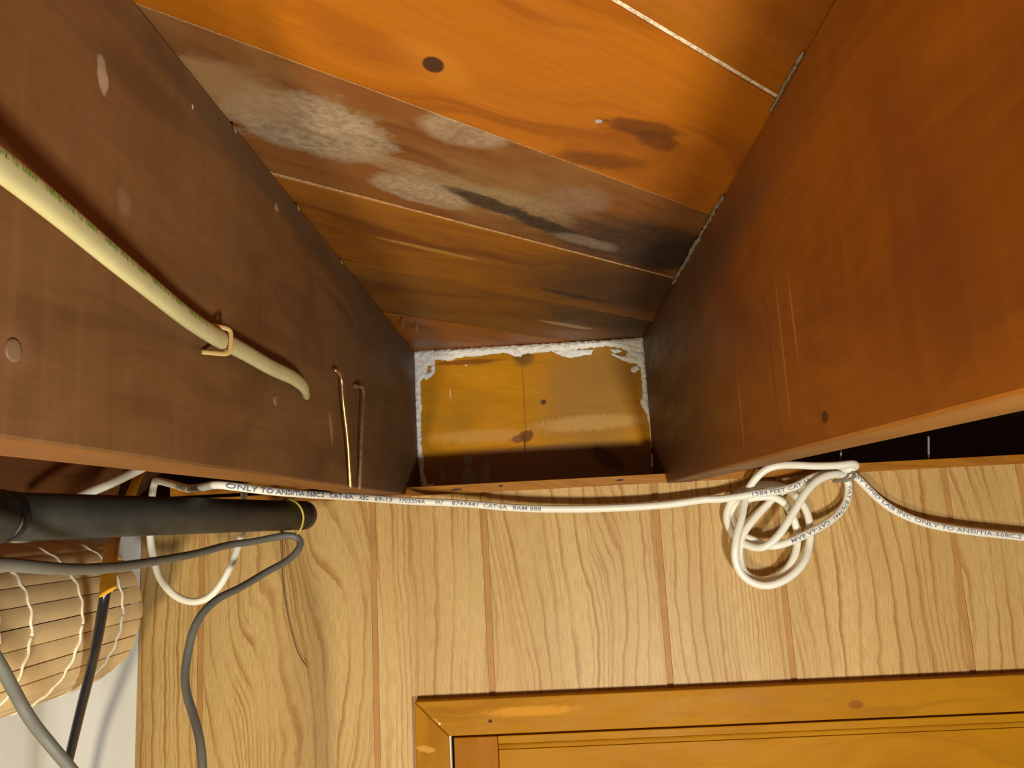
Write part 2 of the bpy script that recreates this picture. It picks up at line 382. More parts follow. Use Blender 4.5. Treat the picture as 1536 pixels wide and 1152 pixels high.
m_door = wood('amber_door_wood', (0.3226,0.1232,0.0024), (0.4179,0.1760,0.0035), (0.4692,0.2156,0.0052), 77.0, 2.0, 30, .52, .10, blotch=(0.3446,0.1320,0.0031), bs=.1)
m_stile = wood('dark_amber_stile_wood', (0.2508,0.0774,0.0019), (0.3483,0.1200,0.0025), (0.3901,0.1471,0.0034), 83.0, 3.0, 34, .52, .10, bs=.1)
m_gap = plain('dark_gap', (.02,.010,.005), .9, .1)
m_groove = plain('brown_groove', (.42,.205,.060), .6, .3, ns=25, var=.10)

def oak(name, seed, dens, amp, tone=1.0):
    """printed oak panelling: uneven brown grain lines running down a straw-coloured sheet"""
    t = NT(name)
    x, z, _ = t.sep(t.uv)           # u = height, v = across
    w1 = t.noise(t.map(t.uv, scale=(1.7, 5.5, 1)), 1.0, 1.5, .5, 0, seed)
    w2 = t.noise(t.map(t.uv, scale=(22, 40, 1)), 1.0, 3, .6, 0, seed+1)
    ph = t.math('MULTIPLY_ADD', z, dens, t.math('MULTIPLY_ADD', w1, amp, t.math('MULTIPLY', w2, .55)))
    fr = t.math('FRACT', ph)
    line = t.math('MULTIPLY', t.range(fr, 0.0, .05), t.range(fr, .34, .06))
    vary = t.noise(t.map(t.uv, scale=(3.0, 26, 1)), 1.0, 2, .5, 0, seed+2)
    line = t.math('MULTIPLY', line, t.range(vary, .34, .60, .12, 1.0))
    ph2 = t.math('MULTIPLY_ADD', z, dens*2.7, t.math('MULTIPLY_ADD', w1, amp*2.7, t.math('MULTIPLY', w2, 1.3)))
    f2 = t.math('FRACT', ph2)
    line2 = t.math('MULTIPLY', t.range(f2, .0, .12), t.range(f2, .5, .14))
    line2 = t.math('MULTIPLY', line2, t.range(t.noise(t.map(t.uv, scale=(4.0, 18, 1)), 1.0, 2, .5, 0, seed+4), .45, .62))
    fib = t.noise(t.map(t.uv, scale=(45, 900, 1)), 1.0, 3, .65, 0, seed+3)
    tonev = t.noise(t.map(t.uv, scale=(1.2, 14, 1)), 1.0, 2, .5, 0, seed+5)
    base = t.mix(t.range(tonev, .3, .7), (.51*tone,.318*tone,.105*tone), (.61*tone,.405*tone,.150*tone))
    base = t.mix(t.range(fib, .40, .68, 0, .6), base, (.37,.195,.052))
    base = t.mix(t.math('MULTIPLY', line2, .75), base, (.37,.175,.042))
    base = t.mix(t.math('MULTIPLY', line, .92), base, (.34,.150,.034))
    return t.finish(base, .48, .35, fib, .12, .0004)

m_white = plain('white_wall_paint', (.86,.82,.76), .65, .3, ns=9, var=.02, bs=.05)
m_conc = plain('grey_concrete', (.34,.32,.30), .9, .2, ns=14, var=.25, bs=.4)
m_caulk = plain('white_caulk', (.80,.77,.70), .55, .4, ns=120, var=.06, bs=.3)
m_cat = plain('white_cable_jacket', (.84,.79,.66), .38, .45, ns=30, var=.03, bs=.02)
m_ink = plain('blue_grey_ink', (.17,.19,.27), .6, .3)
m_rom = plain('cream_cable_jacket', (.41,.355,.165), .42, .4, ns=60, var=.05, bs=.05)
m_green = plain('green_ink', (.15,.30,.035), .6, .3)
m_grey = plain('grey_cable_jacket', (.135,.128,.105), .45, .4, ns=40, var=.06, bs=.03)
m_black = plain('black_cable_jacket', (.012,.012,.013), .22, .55, ns=200, var=.1, bs=.06)
m_pipe = plain('black_pipe_plastic', (.036,.034,.027), .55, .35, ns=30, var=.25, bs=.10)
m_pipe_dark = plain('dark_pipe_ring', (.012,.011,.012), .4, .4)
m_strap = plain('orange_strap_band', (.62,.30,.018), .5, .4, ns=90, var=.14)
m_tie = plain('yellow_tie_plastic', (.50,.38,.06), .4, .45)
m_brass = plain('dull_brass_rod', (.46,.30,.12), .38, .5, metal=.85, ns=150, var=.2)
m_rust = plain('rusty_rod', (.22,.12,.06), .55, .4, metal=.5, ns=150, var=.3)
m_shadow_thread = plain('shadow_thread_brown', (.20,.11,.06), .9, .1)  # brown of the modelled shadow line
m_steel = plain('bright_steel', (.62,.60,.56), .35, .5, metal=.8)
m_clip = plain('grey_clip', (.26,.23,.17), .5, .4)
m_staple = plain('tan_staple_plastic', (.52,.33,.11), .45, .4)
m_nailhead = plain('stained_nail_head', (.19,.105,.055), .5, .4, ns=200)
m_slat = plain('bamboo_slat', (.72,.51,.25), .5, .35, ns=14, var=.09, bs=.08)
m_slat_in = plain('bamboo_core', (.16,.10,.04), .8, .2)
m_cord = plain('cream_cord', (.82,.74,.55), .8, .2, ns=400, var=.1)

# ------------------------------------------------------------------ setting
box('floor', (-2.4, 2.4, -2.6, 1.4, -H-.06, -H), m_conc, 'x', kind='structure')

ceil = empty('ceiling', 'structure'); ceil.location = (0, 0, H+ZC)
def clip(poly, a, b, c):                  # keep a*x + b*y <= c
    out = []
    for i in range(len(poly)):
        p, q = poly[i], poly[(i+1) % len(poly)]
        dp, dq = a*p[0]+b*p[1]-c, a*q[0]+b*q[1]-c
        if dp <= 0: out.append(p)
        if dp*dq < 0:
            k = dp/(dp-dq); out.append((p[0]+(q[0]-p[0])*k, p[1]+(q[1]-p[1])*k))
    return out
RECT = [(-1.0, -.55), (1.15, -.55), (1.15, YR+.036), (-1.0, YR+.036)]
def strip(v0, v1):
    p = clip(RECT, -(-SA), -CA, -v0)      # v >= v0
    return clip(p, -SA, CA, v1)           # v <= v1
def uv_diag(co, n): return (co.x*CA + co.y*SA, -co.x*SA + co.y*CA)
def slab(name, v0, v1, z0, z1, mat, bevel):
    poly = strip(v0, v1)
    if len(poly) < 3: return None
    bm = bmesh.new()
    A = [bm.verts.new((p[0], p[1], z0+H)) for p in poly]; B = [bm.verts.new((p[0], p[1], z1+H)) for p in poly]
    n = len(poly); bm.faces.new(A); bm.faces.new(B[::-1])
    for i in range(n): bm.faces.new((A[i], B[i], B[(i+1) % n], A[(i+1) % n]))
    o = link(name, mesh_from_bm(name, bm, bevel, 2, False, uv_diag), mat, None)
    set_origin(o, (poly[0][0], poly[0][1], z0+H))
    o.parent = ceil; o.matrix_parent_inverse = Matrix.Translation((0, 0, -(H+ZC)))
    return o
seams = [-1.0876, -.9376, -.7876, -.6376, -.4876, -.3376, -.1876, -.0376, .0860, .2353, .3867, .5339, .6857, .8372, .988, 1.138, 1.288, 1.438, 1.588, 1.738]
kinds = {9: 'knotty', 10: 'stained', 11: 'streaky', 12: 'deep'}
gaps = {9: (.0034, m_seam_pale), 10: (.0022, m_seam_tan), 11: (.0026, m_seam_tan), 12: (.0012, m_seam_grey)}
for i in range(len(seams)-1):
    g0 = gaps.get(i, (.0015, None))[0]/2; g1 = gaps.get(i+1, (.0015, None))[0]/2
    dz = {9: 0.0, 10: .0016, 11: .0006, 12: .0012, 8: .0}.get(i, random.uniform(0, .001))
    slab('plank', seams[i]+g0, seams[i+1]-g1, ZC+dz, ZC+.019, m_plank[kinds.get(i, 'plain')], .0009)
for i, (g, m) in gaps.items():
    slab('seam_filler', seams[i]-g/2, seams[i]+g/2, ZC+.0016, ZC+.012, m, 0)

for a, b in (((.640, .0016), (.740, .0022)), ((.742, .0028), (.905, .0018)), ((.43, .0010), (.50, .0014))):
    pts = []
    for k in range(15):
        y = a[0] + (b[0]-a[0])*k/14
        pts.append((XR-.0006-random.uniform(0, .0016), y, ZC-.0010-random.uniform(0, .0014)))
    o = tube('corner_dust', pts, max(a[1], b[1]), m_dust, None, 7, .004, rf=lambda k: .45+.55*abs(math.sin(k*19))*(1-.4*k))[0]
    o.parent = ceil; o.matrix_parent_inverse = Matrix.Translation((0, 0, -(H+ZC)))

wall = empty('wall_back', 'structure'); wall.location = (0, YW, 0)
def into(o, par):
    o.parent = par; o.matrix_parent_inverse = Matrix.Translation(-par.location); return o
XE = -.5775                               # left edge of the panelling
into(box('backing', (XE+.001, 1.5, YW+.0022, YW+.010, -H, .0445), m_groove, 'z'), wall)
gx = [-.4893, -.2432, -.0839, .1582, .3237, .561, .664, .906, 1.07, 1.31, 1.5]
specs = [(101, 58, 7), (107, 50, 13), (113, 46, 5), (122, 44, 10), (127, 60, 6), (131, 40, 9), (137, 52, 9), (139, 50, 9), (149, 50, 9), (151, 50, 9), (157, 50, 9)]
gw = .0042
edges = [XE] + gx
for i in range(len(gx)):
    a = edges[i] + (gw if i else 0); b = edges[i+1] - gw
    m = oak('oak_panel_print', *specs[i])
    o = box('panel', (a, b, YW, YW+.003, -H, .0445), m, 'z', bevel=.0004)
    into(o, wall)
into(box('sheet_joint', (.1582-gw-.0009, .1582-gw, YW+.0006, YW+.004, -H, .034), m_gap, 'z'), wall)

box('wall_left', (-2.4, XE-.0005, YW+.004, YW+.016, -H, .028), m_white, 'z', kind='structure')
box('wall_outer', (-2.4, 1.6, YW+.0175, YW+.20, -H, .0333), m_conc, 'x', kind='structure')
box('trim_1', (-.55, 1.5, YW-.0105, YW+.034, .0343, .0468), m_trim, 'x', bevel=.0006, kind='structure')

box('trim_2', (-.533, XL-.0415, YW-.0105, YW+.026, .0520, .0650), m_trim, 'x', bevel=.0006, kind='structure')
# door at the bottom of the frame
door = empty('door_1', 'structure'); door.location = (.27, YW-.017, 0)
DY = YW-.0177
cl, cr_, ct, cw = -.1880, .735, -.2400, .0455
def dpart(o): return into(o, door)
dpart(prism('casing_head', [(cl, ct), (cr_, ct), (cr_-cw, ct-cw), (cl+cw, ct-cw)], 'y', DY, YW-.0005, m_cas[0], 'x', bevel=.0016))
dpart(prism('casing_side', [(cl, ct-.0006), (cl+cw-.0003, ct-cw-.0006), (cl+cw-.0003, -H), (cl, -H)], 'y', DY, YW-.0005, m_cas[1], 'z', bevel=.0016))
dpart(prism('casing_side', [(cr_, ct-.0006), (cr_-cw+.0003, ct-cw-.0006), (cr_-cw+.0003, -H), (cr_, -H)], 'y', DY, YW-.0005, m_cas[2], 'z', bevel=.0016))
dx0, dx1, dz1 = cl+cw+.0055, cr_-cw-.0055, ct-cw-.0032
dpart(box('jamb', (cl+cw-.0006, cl+cw+.0014, DY+.004, YW-.0006, -H, ct-cw), m_cord, 'z'))
dpart(box('shadow_gap', (cl+cw+.0014, cr_-cw, YW-.0018, YW-.0005, -H, ct-cw+.001), m_gap, 'z'))
SY = DY+.0035
dpart(box('stile', (dx0, -.0785, SY, YW-.002, -H+.01, dz1), m_stile, 'z', bevel=.0012))
dpart(box('stile', (dx1-.06, dx1, SY, YW-.002, -H+.01, dz1), m_stile, 'z', bevel=.0012))
dpart(box('rail', (-.0780, dx1-.0605, SY, YW-.002, dz1-.0100, dz1), m_cas[3], 'x', bevel=.0010))
# quarter-round bead under the rail
bead = [(SY+.0006, dz1-.0103), (SY-.0006, dz1-.0120), (SY-.0010, dz1-.0140), (SY-.0004, dz1-.0158), (SY+.0016, dz1-.0170), (YW-.002, dz1-.0170), (YW-.002, dz1-.0103)]
dpart(prism('bead', bead, 'x', -.0778, dx1-.0607, m_cas[4], 'x'))
dpart(box('door_panel', (-.0776, dx1-.0609, SY+.0012, YW-.002, -H+.01, dz1-.0176), m_door, 'x', bevel=.0008))

# ------------------------------------------------------------------ joists
def joist(name, x0, x1, z0, mat, label, y1=YR+.0375, y0=-.55):
    e = box(name, (x0, x1, y0, y1, z0, ZC-.0004), mat, 'y', bevel=.0022)
    set_origin(e, ((x0+x1)/2, y1, z0+H))
    return tag(e, label, 'joist')
def child_of(o, par):
    o.parent = par; o.matrix_parent_inverse = par.matrix_world.inverted() if False else Matrix.Translation(-par.location); return o
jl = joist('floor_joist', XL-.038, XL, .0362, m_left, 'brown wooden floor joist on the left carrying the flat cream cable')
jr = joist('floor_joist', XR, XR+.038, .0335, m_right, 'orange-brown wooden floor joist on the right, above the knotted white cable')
jl2 = joist('floor_joist', XL-.038-.368-.038, XL-.038-.368, .0335, m_joist_dark, 'dark floor joist at far left, half hidden above the black pipe')

def disc(name, c, nrm, r, h, mat, par, seg=12):
    n = Vector(nrm).normalized(); a = n.orthogonal().normalized(); b = n.cross(a); c = Vector((c[0], c[1], c[2]+H))
    bm = bmesh.new()
    prof = [(r, 0), (r, h*.5), (r*.75, h*.9), (0, h)]
    rings = []
    for rr, hh in prof[:-1]: rings.append([bm.verts.new(c+n*hh+a*(rr*math.cos(2*math.pi*k/seg))+b*(rr*math.sin(2*math.pi*k/seg))) for k in range(seg)])
    top = bm.verts.new(c+n*h)
    for i in range(len(rings)-1):
        for k in range(seg): bm.faces.new((rings[i][k], rings[i][(k+1) % seg], rings[i+1][(k+1) % seg], rings[i+1][k]))
    for k in range(seg): bm.faces.new((rings[-1][k], rings[-1][(k+1) % seg], top))
    return child_of(link(name, mesh_from_bm(name, bm, smooth=True), mat), par)
disc('wood_plug', (XL, .2696, .070), (1,0,0), .0046, .0006, m_nailhead, jl, 16)
disc('nail_head', (XL, .553, .2455), (1,0,0), .0042, .0009, m_nailhead, jl)
disc('nail_head', (XL, .5506, .093), (1,0,0), .0042, .0007, m_nailhead, jl)
for y, z in ((.466, .262), (.60, .262), (.74, .262)):
    o, _, _ = tube('nail', [(XL+.001, y, z+.005), (XL+.0022, y+.002, z)], .0008, m_nailhead, None, 8); child_of(o, jl)
for y in (.985, 1.02):
    o, _, _ = tube('nail', [(XL+.020+(y-.985)*.35, y, ZC-.0002), (XL+.020+(y-.985)*.35, y+.003, ZC-.013)], .0011, m_nailhead, None, 8); child_of(o, jl)

rim = box('rim_joist', (XL+.0004, XR-.0004, YR, YR+.038, .0335, ZC-.0004), m_rim, 'x', bevel=.001)
set_origin(rim, (0, YR, .0335+H))
tag(rim, 'stained amber rim board closing the end of the joist bay, ringed with white caulk', 'board')
band = box('bay_shade_board', (-1.0, 1.15, YR+.0384, YR+.0764, .0335, ZC-.0004), m_bay_shade, 'x', bevel=.001)  # dark board added behind the side bays in place of their shade
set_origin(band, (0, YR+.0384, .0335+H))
tag(band, 'near-black board painting the shade seen through the dark gap at right behind the trim', 'board')
# caulk: a bead with the run-outs and blobs it has on the rim board
CAULK = [(-0.1957,0.2691),(-0.1604,0.2691),(-0.1182,0.2690),(-0.0971,0.2690),(-0.0368,0.2688),(-0.0158,0.2690),(-0.001,0.2690),(0.027,0.2690),(0.0884,0.2690),(0.1384,0.2690),(0.1594,0.2690),(0.1758,0.2690),(0.1756,0.2462),(0.176,0.2165),(0.1767,0.1745),(0.1778,0.147),(0.1783,0.1364),(0.1784,0.1158),(0.1787,0.1035),(0.1766,0.0914),(0.1738,0.0915),(0.1746,0.1091),(0.1736,0.127),(0.1710,0.1464),(0.1656,0.1564),(0.1629,0.1649),(0.1624,0.167),(0.1668,0.1751),(0.168,0.2029),(0.1673,0.2198),(0.163,0.2272),(0.1495,0.2301),(0.1415,0.2341),(0.1229,0.2444),(0.1238,0.2479),(0.1365,0.2415),(0.1461,0.2409),(0.1482,0.2493),(0.1375,0.2549),(0.117,0.259),(0.0961,0.2581),(0.0542,0.2564),(-0.0016,0.2548),(-0.0178,0.2548),(-0.0223,0.25),(-0.032,0.2513),(-0.0401,0.2561),(-0.0512,0.2582),(-0.0765,0.2569),(-0.0906,0.2556),(-0.1102,0.256),(-0.1272,0.2535),(-0.133,0.2503),(-0.161,0.2534),(-0.1617,0.2313),(-0.1675,0.226),(-0.1761,0.2208),(-0.1788,0.2252),(-0.1845,0.2206),(-0.1856,0.2072),(-0.185,0.1846),(-0.183,0.1789),(-0.1862,0.1679),(-0.1864,0.1612),(-0.1870,0.1335),(-0.1866,0.1059),(-0.1837,0.0933),(-0.1849,0.0784),(-0.1801,0.0564),(-0.1789,0.0480),(-0.1885,0.0480),(-0.1932,0.087),(-0.1945,0.1172),(-0.1955,0.1478),(-0.1957,0.1897),(-0.1957,0.2134),(-0.1957,0.2345),(-0.1961,0.2562)]
HOLE = [(-0.1725,0.2462),(-0.1669,0.2437),(-0.1693,0.2346),(-0.1736,0.2341)]
BITS = [[(0.0305,0.255),(0.0474,0.2582),(0.093,0.254),(0.0912,0.247),(0.0576,0.2441),(0.0439,0.247)],
        [(0.153,0.2221),(0.1643,0.2257),(0.1665,0.2185),(0.1578,0.2134),(0.1512,0.2166)],
        [(0.1735,0.0840),(0.1774,0.0839),(0.1754,0.0637),(0.1712,0.0639)],
        [(-0.1837,0.0518),(-0.1691,0.0558),(-0.1686,0.0517),(-0.1762,0.0487)],
        [(0.122,0.2530),(0.135,0.2535),(0.140,0.2490),(0.128,0.2465)]]
def sdist(P, poly):
    poly = np.array(poly); A = poly; B = np.roll(poly, -1, 0)
    d = np.full(len(P), 1e9); ins = np.zeros(len(P), bool)
    for a, b in zip(A, B):
        ab = b-a; t = np.clip(((P-a)@ab)/(ab@ab), 0, 1); d = np.minimum(d, np.linalg.norm(P-(a+t[:, None]*ab), axis=1))
        c = ((a[1] > P[:, 1]) != (b[1] > P[:, 1])) & (P[:, 0] < (b[0]-a[0])*(P[:, 1]-a[1])/(b[1]-a[1]+1e-12)+a[0])
        ins ^= c
    return np.where(ins, d, -d)
def caulk(name, polys, holes, step, full, hmax, rough, parent):
    xs = [p[0] for q in polys for p in q]; zs = [p[1] for q in polys for p in q]
    gx_ = np.arange(min(xs)-.002, max(xs)+.002, step); gz_ = np.arange(min(zs)-.002, max(zs)+.002, step)
    X, Z = np.meshgrid(gx_, gz_); P = np.c_[X.ravel(), Z.ravel()]
    D = np.max([sdist(P, q) for q in polys], 0)
    for h in holes: D = np.minimum(D, -sdist(P, h))
    N = np.array([mnoise.fractal(Vector((p[0]*160, p[1]*160, 3.1)), 1.0, 2.0, 3) for p in P])
    N2 = np.array([mnoise.noise(Vector((p[0]*420, p[1]*420, 7.7))) for p in P])
    D = D + .0006 + N*rough*.8 + N2*rough*.3
    D = np.where((P[:, 0] < XL+.0002) | (P[:, 0] > XR-.0002) | (P[:, 1] > ZC+.0006), np.minimum(D, 0), D) if False else D
    hgt = hmax*np.sqrt(np.clip(D/full, 0, 1))*(1+.30*N+.08*N2)
    hgt = np.clip(hgt, 0, None)
    keep = D > -step*.3
    vid = {}; verts = []; faces = []
    nx, nz = len(gx_), len(gz_)
    def vi(k):
        if k not in vid:
            vid[k] = len(verts)
            x = min(max(P[k][0], XL-.0004), XR+.0004)
            verts.append((x, YR+.0003-hgt[k], min(P[k][1], ZC+.0002)+H))
        return vid[k]
    for j in range(nz-1):
        for i in range(nx-1):
            q = (j*nx+i, j*nx+i+1, (j+1)*nx+i+1, (j+1)*nx+i)
            if all(keep[k] for k in q): faces.append([vi(k) for k in q])
    me = bpy.data.meshes.new(name); me.from_pydata(verts, [], faces); me.update()
    for f in me.polygons: f.use_smooth = True
    return child_of(link(name, me, m_caulk), parent)
o = caulk('caulk_bead', [CAULK], [HOLE], .0011, .0055, .0052, .0011, rim); o['label'] = 'lumpy white caulk around the rim board'
for q in BITS: caulk('caulk_smear', [q], [], .0009, .0030, .0022, .0016, rim)

# ------------------------------------------------------------------ cables
CAT_LOOP = [(-0.4123,1.0500,0.0601), (-0.4004,1.0200,0.0459), (-0.3854,0.9800,0.0204), (-0.3759,0.9500,-0.0047), (-0.3816,0.9400,-0.0361), (-0.3977,0.9400,-0.0655), (-0.4139,0.9400,-0.0804), (-0.4303,0.9400,-0.0836), (-0.4510,0.9400,-0.0763), (-0.4679,0.9400,-0.0597), (-0.4819,0.9450,-0.0355), (-0.4915,0.9500,0.0012), (-0.4933,0.9550,0.0342), (-0.4922,0.9550,0.0533)]
CAT_MAIN = [(-0.4873,0.9500,0.0638), (-0.4654,0.9200,0.0631), (-0.4179,0.8600,0.0542), (-0.3814,0.8200,0.0465), (-0.3592,0.8000,0.0461), (-0.3392,0.7900,0.0475), (-0.3250,0.7900,0.0453), (-0.2971,0.8200,0.0399), (-0.2673,0.8900,0.0358), (-0.2459,0.9600,0.0339), (-0.2121,1.0200,0.0299), (-0.1770,1.0500,0.0259), (-0.1142,1.0600,0.0200),(-0.0320,1.0650,0.0094),(0.0321,1.0680,0.0048),(0.0964,1.0700,0.0028),(0.1696,1.0700,0.0036),(0.2248,1.0700,0.0079)]
CAT_KNOT = [(0.2388,1.0680,0.0073),(0.2618,1.0600,0.0089),(0.2846,1.0520,0.0116),(0.3174,1.0520,0.0142),(0.3433,1.0550,0.0195),(0.3622,1.0600,0.0278),(0.3811,1.0650,0.0337),(0.4039,1.0680,0.0362),(0.4206,1.0680,0.0387),(0.4293,1.0620,0.0415),(0.4253,1.0550,0.0450),(0.4021,1.0520,0.0440),(0.3697,1.0520,0.0449),(0.3374,1.0520,0.0480),(0.3178,1.0520,0.0477),(0.3052,1.0550,0.0441),(0.2936,1.0580,0.0350),(0.2860,1.0640,0.0258),(0.2785,1.0700,0.0098),(0.2720,1.0640,-0.0063),(0.2656,1.0580,-0.0223),(0.2581,1.0540,-0.0379),(0.2536,1.0520,-0.0536),(0.2514,1.0540,-0.0695),(0.2546,1.0560,-0.0856),(0.2622,1.0560,-0.0974),(0.2742,1.0560,-0.1058),(0.2898,1.0560,-0.1094),(0.3086,1.0560,-0.1056),(0.3298,1.0580,-0.0942),(0.3456,1.0620,-0.0794),(0.3564,1.0700,-0.0611),(0.3614,1.0740,-0.0388),(0.3607,1.0760,-0.0174),(0.3549,1.0780,-0.0023),(0.3453,1.0800,0.0099),(0.3331,1.0800,0.0197),(0.3162,1.0780,0.0234),(0.2970,1.0750,0.0236),(0.2800,1.0750,0.0199),(0.2660,1.0760,0.0115),(0.2560,1.0780,-0.0021),(0.2509,1.0780,-0.0200),(0.2546,1.0760,-0.0366),(0.2623,1.0720,-0.0484),(0.2713,1.0650,-0.0558),(0.2830,1.0560,-0.0600),(0.2923,1.0480,-0.0578),(0.3038,1.0460,-0.0496),(0.3142,1.0450,-0.0390),(0.3273,1.0450,-0.0221),(0.3387,1.0450,-0.0067),(0.3504,1.0460,0.0087),(0.3663,1.0500,0.0226),(0.3853,1.0550,0.0308),(0.4028,1.0620,0.0327),(0.4139,1.0700,0.0317),(0.4197,1.0760,0.0266),(0.4217,1.0780,0.0158),(0.4167,1.0760,-0.0022),(0.4045,1.0720,-0.0173),(0.3852,1.0660,-0.0301),(0.3624,1.0600,-0.0401),(0.3414,1.0580,-0.0487),(0.3212,1.0580,-0.0556),(0.3037,1.0600,-0.0589),(0.2927,1.0660,-0.0558),(0.2804,1.0720,-0.0484),(0.2693,1.0780,-0.0432),(0.2615,1.0820,-0.0322),(0.2591,1.0820,-0.0188),(0.2628,1.0800,-0.0058),(0.2731,1.0740,0.0036),(0.2912,1.0660,0.0071),(0.3090,1.0650,0.0073),(0.3235,1.0660,0.0016),(0.3342,1.0700,-0.0095),(0.3416,1.0740,-0.0279),(0.3445,1.0760,-0.0445),(0.3418,1.0760,-0.0606),(0.3347,1.0720,-0.0762),(0.3226,1.0700,-0.0915),(0.3068,1.0700,-0.1019),(0.2902,1.0700,-0.1051),(0.2744,1.0700,-0.1012),(0.2644,1.0680,-0.0902),(0.2612,1.0680,-0.0740),(0.2631,1.0680,-0.0547),(0.2715,1.0680,-0.0373),(0.2877,1.0700,-0.0202),(0.3054,1.0740,-0.0047),(0.3211,1.0780,0.0078),(0.3353,1.0780,0.0154),(0.3498,1.0760,0.0170),(0.3679,1.0720,0.0276),(0.3934,1.0760,0.0347),(0.4143,1.0780,0.0371)]
CAT_EXIT = [(0.4249,1.0760,0.0347),(0.4388,1.0740,0.0195),(0.4559,1.0740,-0.0014),(0.4736,1.0740,-0.0176),(0.4984,1.0720,-0.0323),(0.5244,1.0700,-0.0425),(0.5647,1.0700,-0.0516),(0.6103,1.0700,-0.0592),(0.6617,1.0700,-0.0671),(0.7301,1.0700,-0.0758)]
RC = .0052
cat_path = CAT_LOOP + CAT_MAIN + CAT_KNOT + CAT_EXIT + [(.85,1.072,-.082), (1.05,1.076,-.075), (1.30,1.080,-.040), (1.46,1.0835,.010)]
cat, cfr, cS = tube('network_cable', cat_path, RC, m_cat, None, 14, .0035, rf=lambda k: .84 + .16*min(1, max(0, (k-.16)/.10)))
def s_at(fr, S, x, z, lo=0, hi=1e9):
    """arc length of the point of the cable nearest to (x, z)"""
    best = min((((f[0].x-x)**2+(f[0].z-H-z)**2, s) for f, s in zip(fr, S) if lo <= s <= hi)); return best[1]
tag(cat, 'white printed network cable strung below the joists and tangled into a knot at right', 'cable')
def s_x(x, lo, hi):
    return min((abs(f[0].x-x), q) for f, q in zip(cfr, cS) if lo <= q <= hi)[1]
s_top = s_at(cfr, cS, -.4654, .0631, .20, .6); s_knot = s_at(cfr, cS, .2388, .0073, .5, 1.6); s_out = s_at(cfr, cS, .4388, .0195, cS[-1]-1.2)
MARKS = [(-.4030, -.3600, 'UND LAB'), (-0.3286, -0.2630, 'ONLY TO ANSI/TIA-568C.2'), (-0.2596, -0.2434, 'CAT-6A'), (-0.2385, -0.2299, 'AEC'), (-0.2238, -0.2051, '69-13'), (-0.1981, -0.1609, '1703304A'), (-0.1492, -0.1348, 'PAT'), (-0.1268, -0.0914, '8767441'), (-0.0813, -0.0503, 'CAT-6A'), (-0.0430, -0.0045, '8AM 888')]
prints = [(s_x(a, s_top, s_knot), s_x(b, s_top, s_knot), t) for a, b, t in MARKS]
prints.append((s_x(.281, s_knot-.01, s_knot+.2), s_x(.362, s_knot-.01, s_knot+.2), '1584 FEET CAT-6A'))
s_lp = s_at(cfr, cS, .4217, .0158, s_knot+.8, s_out-.3)
prints.append((s_lp, s_lp+.125, 'PAT 8767441  CAT-6A 8AM'))
prints.append((s_x(.431, s_out-.05, cS[-1]), s_x(.636, s_out, cS[-1]), 'BY UND LAB INC ONLY TO ANSI/TIA-568C.2'))
print_on(cfr, cS, RC, prints, .0070, m_ink, cat, face=(0, -1, 0))

ROMEX = [(-0.1592,0.1878,0.1150), (-0.1602,0.2015,0.1146), (-0.1622,0.2154,0.1154), (-0.1672,0.2503,0.1158), (-0.1722,0.2950,0.1141), (-0.1782,0.3437,0.1132), (-0.1822,0.3847,0.1117), (-0.1850,0.4235,0.1116), (-0.1864,0.4497,0.1124), (-0.1864,0.4774,0.1124), (-0.1852,0.5183,0.1110), (-0.1852,0.5675,0.1121), (-0.1872,0.5985,0.1107), (-0.1972,0.6377,0.1097)]
rom, rfr, rS = tube('electrical_cable', ROMEX, .0058, m_rom, None, 16, .004, rn=.0034, face=(1, 0, 0))
tag(rom, 'flat cream electrical cable with green print, stapled along the left joist', 'cable')
print_on(rfr, rS, .0058, [(.005, None, 'NM-B 14-2  G  600V    NM-B 14-2  G  600V     NM-B  14-2  G   600V      NM-B 14-2  G  600V       NM-B 14-2  G')], .0040, m_green, rom, 1.15, rn=.0034, tilt=.35)
set_o = [(XL+.0006, .4300, .1195), (XL+.0060, .4340, .1196), (XL+.0105, .4385, .1192), (XL+.0118, .4400, .1180), (XL+.0118, .4398, .1140), (XL+.0118, .4394, .1080), (XL+.0116, .4388, .1042), (XL+.0100, .4370, .1032), (XL+.0056, .4310, .1028), (XL+.0006, .4250, .1026)]
st, _, _ = tube('cable_staple', set_o, .0015, m_staple, None, 8, .002, rn=.0008)
tag(st, 'small tan staple bridging the flat cream cable on the left joist', 'staple')

N1 = [(-0.1905,0.7040,0.1450),(-0.1880,0.7110,0.1438),(-0.1876,0.7180,0.1400),(-0.1876,0.7234,0.1184),(-0.1878,0.7391,0.0810),(-0.1900,0.7576,0.0345)]
N2 = [(-0.1905,0.7850,0.1425),(-0.1880,0.7990,0.1444),(-0.1876,0.8100,0.1430),(-0.1876,0.8076,0.1309),(-0.1878,0.7986,0.0938),(-0.1900,0.7945,0.0345)]
n1, _, _ = tube('bent_rod', N1, .0018, m_brass, None, 10, .003); tag(n1, 'shiny brass rod with bent tip on the left joist, nearer the flat cable', 'rod')
n2, _, _ = tube('bent_rod', N2, .0021, m_rust, None, 10, .003); tag(n2, 'dull brown rod with hooked tip on the left joist, nearer the rim board', 'rod')

